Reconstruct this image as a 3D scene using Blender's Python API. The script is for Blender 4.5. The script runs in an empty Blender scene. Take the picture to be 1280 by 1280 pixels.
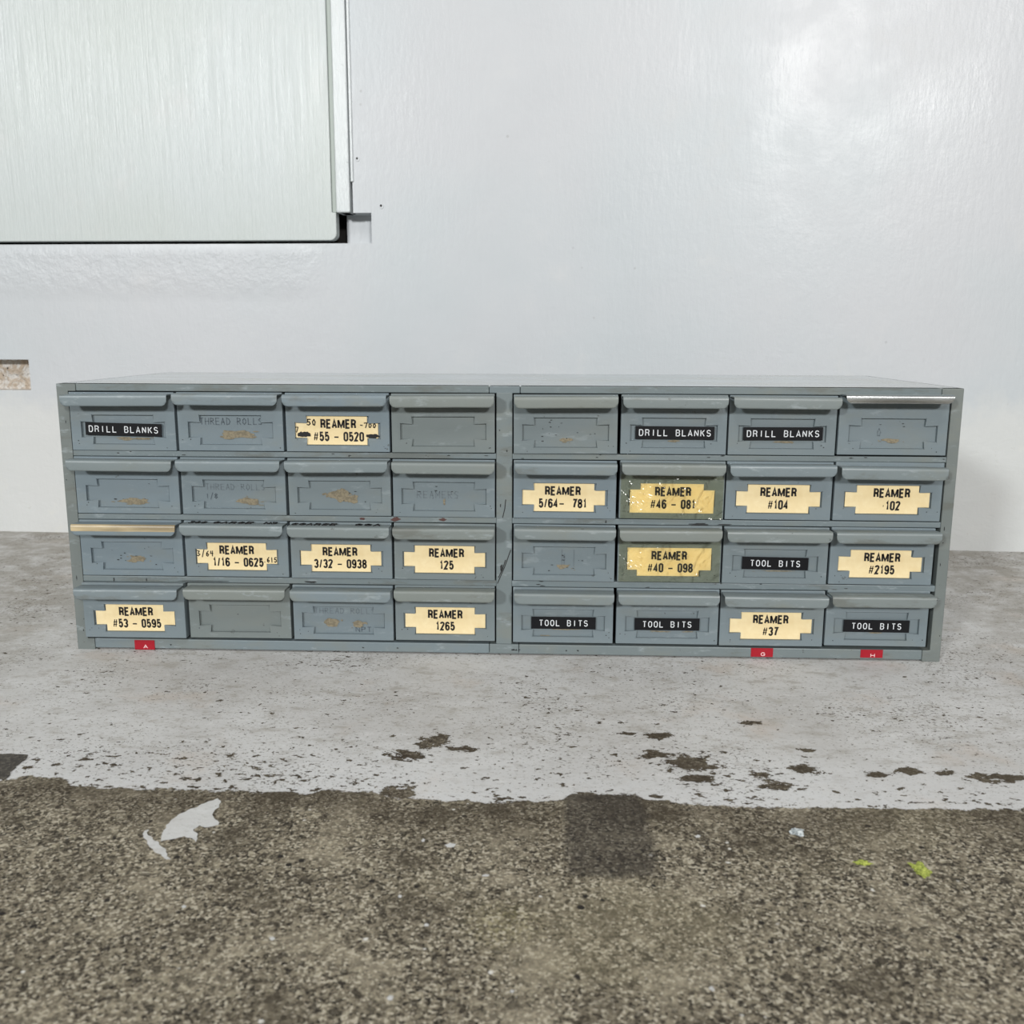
import bpy, bmesh, math, random
from mathutils import Vector, Matrix, noise
import numpy as np

SC = bpy.context.scene
COL = SC.collection
R = math.radians

# ------------------------------------------------------------------ camera
cam_data = bpy.data.cameras.new('camera')
cam = bpy.data.objects.new('camera', cam_data); COL.objects.link(cam)
PITCH, YAW, ROLL = 0.18515, -0.03451, 0.00363
fw = Vector((math.sin(YAW)*math.cos(PITCH), math.cos(YAW)*math.cos(PITCH), -math.sin(PITCH)))
rt = Vector((math.cos(YAW), -math.sin(YAW), 0)); up = rt.cross(fw)
c_, s_ = math.cos(ROLL), math.sin(ROLL)
rt, up = c_*rt + s_*up, -s_*rt + c_*up
M = Matrix((rt, up, -fw)).transposed().to_4x4(); M.translation = (0.0403, -0.9044, 0.3151)
cam.matrix_world = M
cam_data.sensor_width = 36; cam_data.lens = 1187.1/1280*36; cam_data.clip_start = .01
cam_data.dof.use_dof = True; cam_data.dof.focus_distance = .90; cam_data.dof.aperture_fstop = 13
SC.camera = cam

# ------------------------------------------------------------------ light
W = bpy.data.worlds.new('room_light'); SC.world = W; W.use_nodes = True
W.node_tree.nodes['Background'].inputs[0].default_value = (.95, .98, 1.0, 1)
W.node_tree.nodes['Background'].inputs[1].default_value = .15
def area(name, loc, target, size, power, color=(1, 1, 1), sy=None):
    d = bpy.data.lights.new(name, 'AREA'); d.energy = power; d.color = color
    d.shape = 'RECTANGLE' if sy else 'SQUARE'; d.size = size
    if sy: d.size_y = sy
    o = bpy.data.objects.new(name, d); COL.objects.link(o); o.location = loc
    o.rotation_euler = (Vector(target)-Vector(loc)).to_track_quat('-Z', 'Y').to_euler()
    return o
area('ceiling_lamp_right', (1.75, -6.5, 2.42), (0.3, .3, .3), .6, 235, (1, .985, .97))
area('ceiling_lamp_left', (-3.5, -6.5, 2.45), (-.3, .3, .3), .6, 255, (.97, 1, 1))
area('ceiling_lamp_overhead', (.1, -1.5, 2.35), (0, -.1, 0), 1.2, 25, (1, .99, .97), .9)
VS = SC.view_settings
VS.view_transform = 'Standard'; VS.look = 'None'; VS.exposure = 0.0; VS.gamma = 1; VS.use_curve_mapping = False

# ------------------------------------------------------------------ helpers
def srgb(r, g, b):
    f = lambda v: (v/255/12.92) if v/255 <= .04045 else ((v/255+.055)/1.055)**2.4
    return (f(r), f(g), f(b), 1)

class NG:
    """small node graph writer"""
    def __init__(s, name):
        s.m = bpy.data.materials.new(name); s.m.use_nodes = True
        s.t = s.m.node_tree; s.b = s.t.nodes['Principled BSDF']
        s.pos = s.n('ShaderNodeTexCoord').outputs['Object']
    def n(s, typ): return s.t.nodes.new(typ)
    def put(s, sock, v):
        if v is None: return
        if hasattr(v, 'is_output'): s.t.links.new(v, sock)
        else: sock.default_value = v
    def math(s, op, a, b=None, c=None, clamp=False):
        n = s.n('ShaderNodeMath'); n.operation = op; n.use_clamp = clamp
        for i, v in enumerate((a, b, c)): s.put(n.inputs[i], v)
        return n.outputs[0]
    def vmath(s, op, a, b=None, out=0):
        n = s.n('ShaderNodeVectorMath'); n.operation = op
        s.put(n.inputs[0], a); s.put(n.inputs[1], b)
        return n.outputs[out]
    def xyz(s, v=None):
        n = s.n('ShaderNodeSeparateXYZ'); s.put(n.inputs[0], v or s.pos); return n.outputs
    def noise(s, scale, detail=3, rough=.55, stretch=None, offset=None, dist=0.0):
        v = s.pos
        if offset: v = s.vmath('ADD', v, offset)
        if stretch: v = s.vmath('MULTIPLY', v, stretch)
        n = s.n('ShaderNodeTexNoise'); s.put(n.inputs['Vector'], v)
        n.inputs['Scale'].default_value = scale; n.inputs['Detail'].default_value = detail
        n.inputs['Roughness'].default_value = rough; n.inputs['Distortion'].default_value = dist
        return n.outputs[0]
    def voro(s, scale, feature='F1', offset=None, stretch=None, out='Distance'):
        v = s.pos
        if offset: v = s.vmath('ADD', v, offset)
        if stretch: v = s.vmath('MULTIPLY', v, stretch)
        n = s.n('ShaderNodeTexVoronoi'); n.feature = feature; s.put(n.inputs['Vector'], v)
        n.inputs['Scale'].default_value = scale
        return n.outputs[out]
    def rng(s, v, a, b, c=0.0, d=1.0, smooth=True):
        n = s.n('ShaderNodeMapRange'); n.interpolation_type = 'SMOOTHSTEP' if smooth else 'LINEAR'
        for i, q in enumerate((v, a, b, c, d)): s.put(n.inputs[i], q)
        return n.outputs[0]
    def mix(s, f, a, b, mode='MIX'):
        n = s.n('ShaderNodeMix'); n.data_type = 'RGBA'; n.blend_type = mode
        s.put(n.inputs[0], f); s.put(n.inputs[6], a); s.put(n.inputs[7], b)
        return n.outputs[2]
    def bump(s, h, strength=.3, dist=.001, normal=None):
        n = s.n('ShaderNodeBump'); n.inputs['Strength'].default_value = strength
        n.inputs['Distance'].default_value = dist; s.put(n.inputs['Height'], h)
        if normal: s.put(n.inputs['Normal'], normal)
        return n.outputs[0]
    def done(s, color, rough=.5, normal=None, metal=0.0, spec=.5):
        s.put(s.b.inputs['Base Color'], color); s.put(s.b.inputs['Roughness'], rough)
        s.put(s.b.inputs['Metallic'], metal); s.put(s.b.inputs['Specular IOR Level'], spec)
        if normal: s.put(s.b.inputs['Normal'], normal)
        return s.m

class MB:
    """mesh collector: everything added becomes ONE mesh object"""
    def __init__(s): s.v = []; s.f = []; s.mi = []
    def face(s, pts, mi=0):
        k = len(s.v); s.v += [tuple(p) for p in pts]; s.f.append(tuple(range(k, k+len(pts)))); s.mi.append(mi)
    def mesh(s, vs, fs, mi=0):
        k = len(s.v); s.v += [tuple(p) for p in vs]
        for f in fs: s.f.append(tuple(i+k for i in f)); s.mi.append(mi)
    def box(s, x0, x1, y0, y1, z0, z1, mi=0):
        v = [(x, y, z) for z in (z0, z1) for y in (y0, y1) for x in (x0, x1)]
        s.mesh(v, [(0, 2, 3, 1), (4, 5, 7, 6), (0, 1, 5, 4), (2, 6, 7, 3), (0, 4, 6, 2), (1, 3, 7, 5)], mi)
    def prism(s, pts, y0, y1, mi=0, axis='y'):
        """2D outline (CCW seen from the front, x right z up), from front depth y0 back to y1"""
        n = len(pts)
        mk = (lambda p, d: (p[0], d, p[1])) if axis == 'y' else (lambda p, d: (p[0], p[1], d))
        s.mesh([mk(p, y0) for p in pts]+[mk(p, y1) for p in pts],
               [tuple(range(n)), tuple(reversed(range(n, 2*n)))] +
               [(i, i+n, (i+1) % n+n, (i+1) % n) for i in range(n)], mi)
    def build(s, name, mats, parent=None, loc=None, bevel=0.0, smooth=False, merge=True, seg=2):
        me = bpy.data.meshes.new(name); me.from_pydata(s.v, [], s.f)
        for m in (mats if isinstance(mats, (list, tuple)) else [mats]): me.materials.append(m)
        me.polygons.foreach_set('material_index', s.mi)
        bm = bmesh.new(); bm.from_mesh(me)
        if merge: bmesh.ops.remove_doubles(bm, verts=bm.verts, dist=1e-6)
        bm.to_mesh(me); bm.free()
        if smooth: me.polygons.foreach_set('use_smooth', [True]*len(me.polygons))
        me.update()
        o = bpy.data.objects.new(name, me); COL.objects.link(o)
        if parent: o.parent = parent
        if loc: o.location = loc
        if bevel:
            b = o.modifiers.new('bevel', 'BEVEL'); b.width = bevel; b.segments = seg
            b.limit_method = 'ANGLE'; b.angle_limit = R(40)
        return o

def tag(o, label=None, cat=None, group=None, kind=None):
    if label: o['label'] = label
    if cat: o['category'] = cat
    if group: o['group'] = group
    if kind: o['kind'] = kind
    return o

def arc(cx, cz, rx, rz, a0, a1, n=10):
    return [(cx+rx*math.cos(R(a0+(a1-a0)*k/n)), cz+rz*math.sin(R(a0+(a1-a0)*k/n))) for k in range(n+1)]
def glyph(ch, w, h):
    """centre lines of a block letter in a w x h box"""
    r = w/2
    G = {
     '0': lambda: [arc(r, h-r, r, r, 0, 180)+arc(r, r, r, r, 180, 360)+[(w, h-r)]],
     '1': lambda: [[(.12*w, .78*h), (.42*w, .84*h), (.62*w, h), (.62*w, 0)]],
     '2': lambda: [arc(r, h-r, r, r, 180, -25)+[(.02*w, .0), (w, 0)]],
     '3': lambda: [arc(r, .75*h, r*.95, .25*h, 165, -80)+[(.4*w, .51*h)], arc(r, .265*h, r, .265*h, 85, -165)],
     '4': lambda: [[(.74*w, 0), (.74*w, h), (0, .27*h), (1.05*w, .27*h)]],
     '5': lambda: [[(.95*w, h), (.14*w, h), (.05*w, .5*h)]+arc(r, .33*h, r, .33*h, 140, -165)],
     '6': lambda: [arc(r, h-.26*h, r, .26*h, 15, 180)+[(0, .3*h)]+arc(r, .30*h, r, .30*h, 180, 540, 18)],
     '9': lambda: [arc(r, .26*h, r, .26*h, 195, 360)+[(w, .7*h)]+arc(r, .70*h, r, .30*h, 0, 360, 18)],
     '7': lambda: [[(0, h), (w, h), (.55*w, .5*h), (.34*w, 0)]],
     '8': lambda: [arc(r, .76*h, r*.92, .24*h, -90, 270, 18), arc(r, .26*h, r, .26*h, 90, 450, 18)],
     '#': lambda: [[(.12*w, 0), (.42*w, h)], [(.62*w, 0), (.92*w, h)], [(0, .32*h), (.95*w, .32*h)], [(.08*w, .66*h), (1.05*w, .66*h)]],
     '/': lambda: [[(.05*w, -.03*h), (.9*w, 1.03*h)]],
     '-': lambda: [[(0, .42*h), (w, .42*h)]], '.': lambda: [[(.3*w, .45*h), (.7*w, .45*h)]],
     'R': lambda: [[(0, 0), (0, h), (.45*w, h)]+arc(.5*w, .75*h, .5*w, .25*h, 80, -80)+[(0, .5*h)], [(.5*w, .5*h), (.88*w, .40*h), (.93*w, .25*h), (w, 0)]],
     'E': lambda: [[(w, h), (0, h), (0, 0), (w, 0)], [(0, .52*h), (.9*w, .52*h)]],
     'A': lambda: [[(-.05*w, 0), (.5*w, h), (1.05*w, 0)], [(.18*w, .3*h), (.82*w, .3*h)]],
     'M': lambda: [[(0, 0), (0, h)], [(0, h), (.5*w, .12*h), (w, h)], [(w, h), (w, 0)]],
     'D': lambda: [[(0, 0), (0, h), (.5*w, h)]+arc(.55*w, h*.68, .45*w, .32*h, 90, 0)+arc(.55*w, h*.32, .45*w, .32*h, 0, -90)+[(0, 0)]],
     'B': lambda: [[(0, 0), (0, h), (.5*w, h)]+arc(.55*w, .765*h, .4*w, .235*h, 90, -90)+[(0, .53*h)], [(.5*w, .53*h)]+arc(.55*w, .265*h, .45*w, .265*h, 90, -90)+[(0, 0)]],
     'I': lambda: [[(.5*w, 0), (.5*w, h)]], 'L': lambda: [[(0, h), (0, 0), (w, 0)]],
     'N': lambda: [[(0, 0), (0, h)], [(0, h), (w, 0)], [(w, 0), (w, h)]],
     'K': lambda: [[(0, 0), (0, h)], [(w, h), (.05*w, .42*h)], [(.35*w, .6*h), (w, 0)]],
     'S': lambda: [arc(r, .75*h, r*.95, .25*h, 20, 250)+arc(r, .26*h, r, .26*h, 70, -160)],
     'T': lambda: [[(0, h), (w, h)], [(.5*w, h), (.5*w, 0)]],
     'O': lambda: [arc(r, h*.65, r, h*.35, 0, 180)+arc(r, h*.35, r, h*.35, 180, 360)+[(w, h*.65)]],
     'G': lambda: [arc(r, .62*h, r, .38*h, 25, 180)+arc(r, .38*h, r, .38*h, 180, 350)+[(w, .46*h), (.55*w, .46*h)]],
     'H': lambda: [[(0, 0), (0, h)], [(w, 0), (w, h)], [(0, .5*h), (w, .5*h)]],
    }
    return G[ch]()
def ribbon(mb, pts, y, t, mi):
    """a stroke of width t along a polyline, mitred"""
    P = [Vector(p) for p in pts]; P = [p for i, p in enumerate(P) if i == 0 or (p-P[i-1]).length > 1e-7]
    L = []; Rr = []
    for i, p in enumerate(P):
        a = (P[i]-P[i-1]).normalized() if i else None; b = (P[i+1]-P[i]).normalized() if i+1 < len(P) else None
        a = a or b; b = b or a
        na, nb = Vector((-a.y, a.x)), Vector((-b.y, b.x)); m = na+nb
        m = m.normalized() if m.length > 1e-4 else na
        k = min(1/max(m.dot(na), .2), 1.9)*t/2
        L.append(p+m*k); Rr.append(p-m*k)
    for i in range(len(P)-1):
        mb.face([(q.x, y, q.y) for q in (Rr[i], Rr[i+1], L[i+1], L[i])], mi)
def print_line(mb, txt, cx, cz, y, cap, mi, wd=.0032, t=.00188, gap=.00040):
    """one line of heavy condensed capitals, centred on cx, cz"""
    wid = {'M': .0052, '1': wd*.7, '/': wd*.62, '-': .0042, ' ': .0012, '.': .0014, '#': wd*1.35}
    w_ = [wid.get(c, wd) for c in txt]; tot = sum(w_)+len(txt)*t+gap*(len(txt)-1)
    x = cx-tot/2; h = cap-t
    for c, w in zip(txt, w_):
        if c != ' ':
            for ln in glyph(c, w, h): ribbon(mb, [(x+t/2+p[0], cz-h/2+p[1]) for p in ln], y, {'#': t*.52, '/': t*.75, '-': t*.75}.get(c, t), mi)
        x += w+t+gap

# hand lettering: short strokes in a 1 x 1 cell
STROKES = {
 'T': [[(0, 1), (1, 1)], [(.5, 1), (.5, 0)]], 'H': [[(0, 1), (0, 0)], [(1, 1), (1, 0)], [(0, .5), (1, .5)]],
 'R': [[(0, 0), (0, 1), (.8, .95), (.85, .6), (0, .5)], [(.3, .5), (1, 0)]], 'E': [[(1, 1), (0, 1), (0, 0), (1, 0)], [(0, .5), (.8, .5)]],
 'A': [[(0, 0), (.5, 1), (1, 0)], [(.2, .38), (.8, .38)]], 'D': [[(0, 0), (0, 1), (.7, .9), (1, .5), (.7, .1), (0, 0)]],
 'O': [[(.5, 1), (.05, .7), (.05, .3), (.5, 0), (.95, .3), (.95, .7), (.5, 1)]], 'L': [[(0, 1), (0, 0), (.9, 0)]],
 'S': [[(1, .9), (.4, 1), (0, .75), (.9, .35), (.7, .02), (0, .05)]], 'N': [[(0, 0), (0, 1), (1, 0), (1, 1)]],
 'P': [[(0, 0), (0, 1), (.9, .9), (.9, .55), (0, .45)]], 'I': [[(.5, 0), (.5, 1)]], 'M': [[(0, 0), (0, 1), (.5, .4), (1, 1), (1, 0)]],
 'C': [[(.9, .85), (.5, 1), (.08, .6), (.1, .2), (.5, 0), (.9, .15)]],
 '0': [[(.5, 1), (.1, .6), (.2, .1), (.6, 0), (.95, .5), (.5, 1)]], '1': [[(.5, 1), (.5, 0)]],
 '3': [[(0, 1), (.8, .95), (.3, .55), (.9, .3), (.4, 0), (0, .1)]], '4': [[(.2, 1), (.1, .5), (.9, .5)], [(.8, 1), (.7, 0)]],
 '5': [[(1, 1), (.2, 1), (.1, .55), (.7, .6), (.9, .25), (.5, 0), (0, .1)]], '6': [[(.8, 1), (.2, .6), (.1, .15), (.6, 0), (.9, .3), (.5, .5), (.15, .3)]],
 '7': [[(0, 1), (1, 1), (.4, 0)]], '8': [[(.5, .5), (.1, .8), (.5, 1), (.9, .8), (.5, .5), (.05, .2), (.5, 0), (.95, .2), (.5, .5)]],
 '/': [[(.9, 1.2), (.1, -.2)]], '-': [[(.1, .5), (.9, .5)]], '.': [[(.4, .05), (.6, .05)]], ' ': [],
}
def hand(mb, txt, x, z, y, h, pitch, t, mi, rnd, w=.62):
    for ch in txt:
        for st in STROKES[ch]:
            st = [(x+p[0]*pitch*w+rnd.uniform(-.03, .03)*h, z+p[1]*h+rnd.uniform(-.04, .04)*h) for p in st]
            for a, b in zip(st, st[1:]):
                a, b = Vector(a), Vector(b); d = (b-a)
                if d.length < 1e-6: continue
                d.normalize(); n = Vector((-d.y, d.x))*t/2; e = d*t*.3
                q = [a-n-e, b-n+e, b+n+e, a+n-e]
                mb.face([(p.x, y, p.y) for p in q], mi)
        x += pitch

def jag(pts, rnd, depth=3, amt=.16):
    """roughen a 2D outline by midpoint displacement"""
    for k in range(depth):
        out = []
        for i, a in enumerate(pts):
            b = pts[(i+1) % len(pts)]
            dx, dy = b[0]-a[0], b[1]-a[1]; r = rnd.uniform(-amt, amt)
            out += [a, ((a[0]+b[0])/2-dy*r, (a[1]+b[1])/2+dx*r)]
        pts = out
    return pts
def tri_fan(mb, pts, fn, mi):
    """any simple outline, triangulated"""
    from mathutils.geometry import tessellate_polygon
    tr = tessellate_polygon([[Vector((p[0], p[1], 0)) for p in pts]])
    def area2(t): 
        a, b, c = (pts[i] for i in t); return (b[0]-a[0])*(c[1]-a[1])-(c[0]-a[0])*(b[1]-a[1])
    mb.mesh([fn(p) for p in pts], [t if area2(t) > 0 else (t[0], t[2], t[1]) for t in tr], mi)
def blob(mb, cx, cz, w, h, y, mi, rnd, n=7, amt=.3):
    pts = []
    for i in range(n):
        a = 2*math.pi*i/n+rnd.uniform(-.25, .25); r = rnd.uniform(.5, 1.05)
        pts.append((math.cos(a)*r, math.sin(a)*r))
    pts = [(cx+p[0]*w/2, cz+p[1]*h/2) for p in jag(pts, rnd, 3, amt*.75)]
    tri_fan(mb, pts, lambda p: (p[0], y, p[1]), mi)

# ------------------------------------------------------------------ materials
def flat(name, col, rough=.6, spec=.4):
    g = NG(name); return g.done(col, rough, spec=spec)

def wall_paint(name, base, tint, panel=False):
    g = NG(name)
    big = g.noise(2.2, 3, .5); mid = g.noise(9, 4, .6, offset=(3, 1, 2))
    c = g.mix(g.rng(big, .38, .62), base, tint)
    c = g.mix(g.math('MULTIPLY', g.rng(mid, .55, .75), .35), c, srgb(204, 203, 202))
    if panel:
        st = g.noise(30, 6, .65, stretch=(7, 1, .22)); fine = g.noise(120, 4, .6, stretch=(4, 1, .25))
        c = g.mix(g.math('MULTIPLY', g.rng(st, .5, .68), .22), c, srgb(180, 187, 184))
        h = g.math('ADD', g.math('MULTIPLY', st, 1.2), g.math('MULTIPLY', fine, .5))
        nm = g.bump(h, .55, .0016)
        ro = g.rng(st, .3, .7, .23, .35)
    else:
        z = g.xyz()[2]
        vert = g.noise(55, 4, .6, stretch=(2.2, 1, .55)); pock = g.noise(150, 3, .6)
        spots = g.voro(26, offset=(5, 2, 1))
        low = g.rng(z, .35, .05)
        sp = g.math('MULTIPLY', g.rng(spots, .07, .03), g.rng(g.noise(6, 2), .5, .6))
        c = g.mix(g.math('MULTIPLY', sp, .4), c, srgb(150, 150, 148))
        # old patches of a yellower coat and scuffs near the ground
        c = g.mix(g.math('MULTIPLY', g.rng(g.noise(5, 5, .7, offset=(9, 0, 4)), .58, .66), g.math('MULTIPLY', low, .5)), c, srgb(214, 212, 200))
        pit = g.math('MULTIPLY', g.rng(g.noise(95, 3, .6, offset=(1, 7, 2)), .66, .72), low)
        c = g.mix(g.math('MULTIPLY', pit, .45), c, srgb(140, 137, 130))
        plaster = g.noise(14, 6, .62, stretch=(1, 1, 1.6), dist=.6)
        h = g.math('ADD', g.math('MULTIPLY', vert, .8), g.math('MULTIPLY', pock, .35))
        h = g.math('ADD', h, g.math('MULTIPLY', plaster, g.math('ADD', .8, g.math('MULTIPLY', low, 3.0))))
        h = g.math('SUBTRACT', h, g.math('MULTIPLY', pit, .6))
        ux = g.xyz()[0]
        sill = g.math('MULTIPLY', g.math('MULTIPLY', g.rng(z, .36, .40), g.rng(z, .447, .43)), g.rng(ux, -.27, -.36))
        h = g.math('ADD', h, g.math('MULTIPLY', g.math('MULTIPLY', g.noise(48, 5, .65, offset=(3, 3, 3)), sill), 7.0))
        coat = g.rng(g.math('ADD', z, g.math('MULTIPLY', g.noise(9, 5, .7, offset=(8, 8, 8)), .12)), .30, .25)
        c = g.mix(g.math('MULTIPLY', coat, .6), c, srgb(210, 210, 206))
        nm = g.bump(h, .32, .0014)
        ro = g.rng(mid, .3, .7, .31, .41)
    return g.done(c, ro, nm, spec=.4)
M_WALL = wall_paint('white_wall_paint', srgb(194, 196, 199), srgb(190, 195, 198))
M_PANEL = wall_paint('white_panel_paint', srgb(193, 199, 196), srgb(196, 202, 202), True)
g = NG('trim_paint'); n1 = g.noise(60, 5, .65, stretch=(3, 1, .3)); ch = g.noise(70, 4, .7, offset=(2, 2, 2))
M_TRIM = g.done(g.mix(g.math('MULTIPLY', g.rng(ch, .63, .68), .5), srgb(212, 217, 218), srgb(160, 165, 163)), .28, g.bump(n1, .8, .003))
g = NG('chipped_mortar'); n1 = g.noise(38, 4, .6, dist=2.2); n2 = g.noise(110, 4, .7)
c = g.mix(g.rng(n1, .42, .6), srgb(226, 222, 216), srgb(196, 180, 162)); c = g.mix(g.rng(n2, .62, .68), c, srgb(60, 55, 50))
M_MORTAR = g.done(c, .9, g.bump(g.math('ADD', n1, n2), 1, .008))
g = NG('dark_gap'); M_DARK = g.done(g.mix(g.noise(200), srgb(22, 20, 18), srgb(38, 34, 30)), .9)
g = NG('bare_wood'); M_WOOD = g.done(g.mix(g.noise(60, 4, .6, stretch=(1, 1, .1)), srgb(150, 118, 100), srgb(190, 168, 150)), .7)

# ---- floor: worn grey paint over brown aggregate concrete
def concrete_nodes(g):
    fine = g.noise(900, 3, .75); grain = g.noise(330, 6, .8, offset=(4, 1, 0)); blot = g.noise(18, 6, .68, offset=(1, 6, 0))
    big = g.noise(4.5, 3, .5, offset=(7, 3, 0))
    cell = g.xyz(g.voro(620, out='Color'))[0]; cell2 = g.xyz(g.voro(290, offset=(3, 1, 0), out='Color'))[1]
    c = g.mix(g.rng(grain, .38, .62), srgb(74, 66, 54), srgb(160, 150, 129))
    c = g.mix(g.math('MULTIPLY', g.rng(cell, .72, .92), .75), c, srgb(212, 203, 182))
    c = g.mix(g.math('MULTIPLY', g.rng(cell, .32, .08), .9), c, srgb(34, 29, 23))
    c = g.mix(g.math('MULTIPLY', g.rng(cell2, .86, .98), .45), c, srgb(184, 174, 150))
    c = g.mix(g.math('MULTIPLY', g.rng(cell2, .15, .03), .7), c, srgb(46, 40, 32))
    c = g.mix(g.math('MULTIPLY', g.rng(blot, .50, .66), .45), c, srgb(184, 173, 150))
    c = g.mix(g.math('MULTIPLY', g.rng(blot, .48, .34), .65), c, srgb(82, 74, 60))
    c = g.mix(g.math('MULTIPLY', g.rng(big, .55, .7), .3), c, srgb(168, 158, 128))
    dk = g.voro(75, offset=(2, 9, 0)); wh = g.voro(62, offset=(8, 2, 0))
    rag = g.math('MULTIPLY', g.math('SUBTRACT', g.noise(160, 3, .6, offset=(4, 4, 4)), .5), .35)
    c = g.mix(g.math('MULTIPLY', g.rng(g.math('ADD', dk, rag), .17, .11), g.rng(g.noise(21, 2, offset=(5, 5, 5)), .5, .58)), c, srgb(40, 36, 32))
    c = g.mix(g.math('MULTIPLY', g.rng(g.math('ADD', wh, rag), .09, .05), g.rng(g.noise(17, 2, offset=(5, 1, 5)), .50, .56)), c, srgb(225, 222, 214))
    return c, fine, grain, blot
def paint_nodes(g):
    n1 = g.noise(7, 5, .6, offset=(3, 3, 0)); n2 = g.noise(60, 6, .74, stretch=(.6, 1, 1)); n3 = g.noise(300, 3, .65, stretch=(.7, 1, 1))
    c = g.mix(g.rng(n1, .36, .64), srgb(196, 194, 191), srgb(210, 209, 207))
    c = g.mix(g.math('MULTIPLY', g.rng(n2, .50, .66), .6), c, srgb(162, 156, 146))
    c = g.mix(g.math('MULTIPLY', g.rng(n2, .46, .3), .6), c, srgb(224, 223, 222))
    c = g.mix(g.math('MULTIPLY', g.rng(n3, .55, .68), .6), c, srgb(150, 145, 136))
    c = g.mix(g.math('MULTIPLY', g.rng(g.noise(11, 4, .6, offset=(9, 4, 0)), .56, .72), .35), c, srgb(190, 170, 150))
    return c, n1, n2, n3
def floor_mat():
    g = NG('worn_painted_concrete')
    conc, fine, grain, blot = concrete_nodes(g)
    paint, p1, p2, p3 = paint_nodes(g)
    X, Y, Z = g.xyz()
    # paint edge y(x)
    fc = g.n('ShaderNodeFloatCurve'); cu = fc.mapping.curves[0]
    pts = [(-.6, -.30), (-.347, -.286), (-.331, -.279), (-.303, -.280), (-.29, -.291), (-.256, -.293), (-.199, -.295), (-.125, -.296), (-.115, -.291), (-.08, -.292), (-.057, -.300),
           (-.002, -.303), (.053, -.299), (.062, -.287), (.105, -.287), (.124, -.297), (.162, -.302), (.216, -.302), (.367, -.298), (.6, -.30)]
    while len(cu.points) < len(pts): cu.points.new(.5, .5)
    for p, (x, y) in zip(cu.points, pts):
        p.location = ((x+.6)/1.2, (y+.34)/.08); p.handle_type = 'VECTOR'
    fc.mapping.update()
    g.put(fc.inputs['Value'], g.rng(X, -.6, .6, 0, 1, False)); fc.inputs['Factor'].default_value = 1
    yb = g.rng(fc.outputs[0], 0, 1, -.34, -.26, False)
    wob = g.math('MULTIPLY', g.math('SUBTRACT', g.noise(60, 6, .75, offset=(1, 2, 3)), .5), .024)
    d = g.math('ADD', g.math('SUBTRACT', Y, yb), wob)                       # >0 : painted side
    edge = g.rng(d, -.0006, .0012)
    # worn-off flecks, thicker towards the edge
    near = g.rng(d, .11, 0.0)
    n_chip = g.noise(150, 4, .62, stretch=(.75, 1, 1), offset=(11, 5, 0)); n_big = g.noise(46, 5, .68, stretch=(.7, 1, 1), offset=(2, 8, 0))
    dens = g.noise(10, 3, .5, offset=(6, 6, 0))
    thr = g.math('SUBTRACT', g.math('SUBTRACT', .645, g.math('MULTIPLY', near, .045)), g.math('MULTIPLY', g.math('SUBTRACT', dens, .5), .22))
    fleck = g.rng(g.math('SUBTRACT', n_chip, thr), -.004, .012)
    thr2 = g.math('SUBTRACT', .70, g.math('MULTIPLY', g.math('POWER', near, 2.0), .085))
    fleck2 = g.rng(g.math('SUBTRACT', n_big, thr2), -.004, .008)
    # the larger flaked spots
    spots = [(.151, -.236, .030, .026), (.135, -.188, .018, .010), (.108, -.185, .012, .006), (.152, -.262, .022, .012), (.126, -.222, .016, .012), (.235, -.243, .020, .012),
             (.200, -.251, .016, .010), (.31, -.243, .018, .010), (.335, -.245, .012, .008), (.285, -.249, .012, .008), (-.062, -.232, .022, .014), (-.045, -.206, .022, .022),
             (-.02, -.219, .018, .008), (.213, -.158, .014, .007), (-.06, -.292, .02, .02), (.245, -.21, .012, .006), (.37, -.25, .03, .012), (.206, -.27, .02, .012)]
    acc = None
    for (x, y, rx, ry) in spots:
        q = g.vmath('MULTIPLY', g.vmath('SUBTRACT', g.pos, (x, y, 0)), (1/rx, 1/ry, 0))
        L = g.math('SUBTRACT', 1.0, g.vmath('LENGTH', q, out=1))
        acc = L if acc is None else g.math('MAXIMUM', acc, L)
    n_sp = g.noise(110, 6, .72, stretch=(.8, 1, 1), offset=(3, 9, 0))
    spot = g.rng(g.math('ADD', g.math('MULTIPLY', g.math('MAXIMUM', acc, 0), .32), n_sp), .625, .64)
    spot = g.math('MULTIPLY', spot, g.rng(acc, 0, .12))
    n_f = g.noise(430, 3, .6, stretch=(.7, 1, 1), offset=(1, 5, 8))
    fleck3 = g.math('MULTIPLY', g.rng(g.math('ADD', n_f, g.math('MULTIPLY', g.math('SUBTRACT', dens, .5), .3)), .62, .655), .75)
    bare = g.math('MAXIMUM', g.math('MAXIMUM', fleck, fleck3), g.math('MAXIMUM', fleck2, spot))
    pm = g.math('MULTIPLY', edge, g.math('SUBTRACT', 1.0, bare))
    # fresher, whiter paint along the edge; grimy towards the wall and beside the cabinet
    paint = g.mix(g.math('MULTIPLY', g.math('MULTIPLY', near, g.rng(p2, .35, .6)), .5), paint, srgb(222, 223, 224))
    side = g.math('MAXIMUM', g.rng(X, -.40, -.58), g.rng(X, .42, .62))
    grime = g.math('MULTIPLY', g.math('MULTIPLY', g.rng(Y, -.22, -.02), side), g.rng(g.noise(26, 5, .7, offset=(2, 3, 0)), .3, .62))
    paint = g.mix(g.math('MULTIPLY', grime, .75), paint, srgb(146, 139, 127))
    # darker soiled strip where the paint ended, and the square oil patch
    soil = g.math('MULTIPLY', g.rng(d, -.075, -.005), g.rng(g.noise(22, 4, .6, offset=(4, 4, 0)), .3, .6))
    conc = g.mix(g.math('MULTIPLY', soil, .6), conc, srgb(66, 56, 42))
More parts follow.
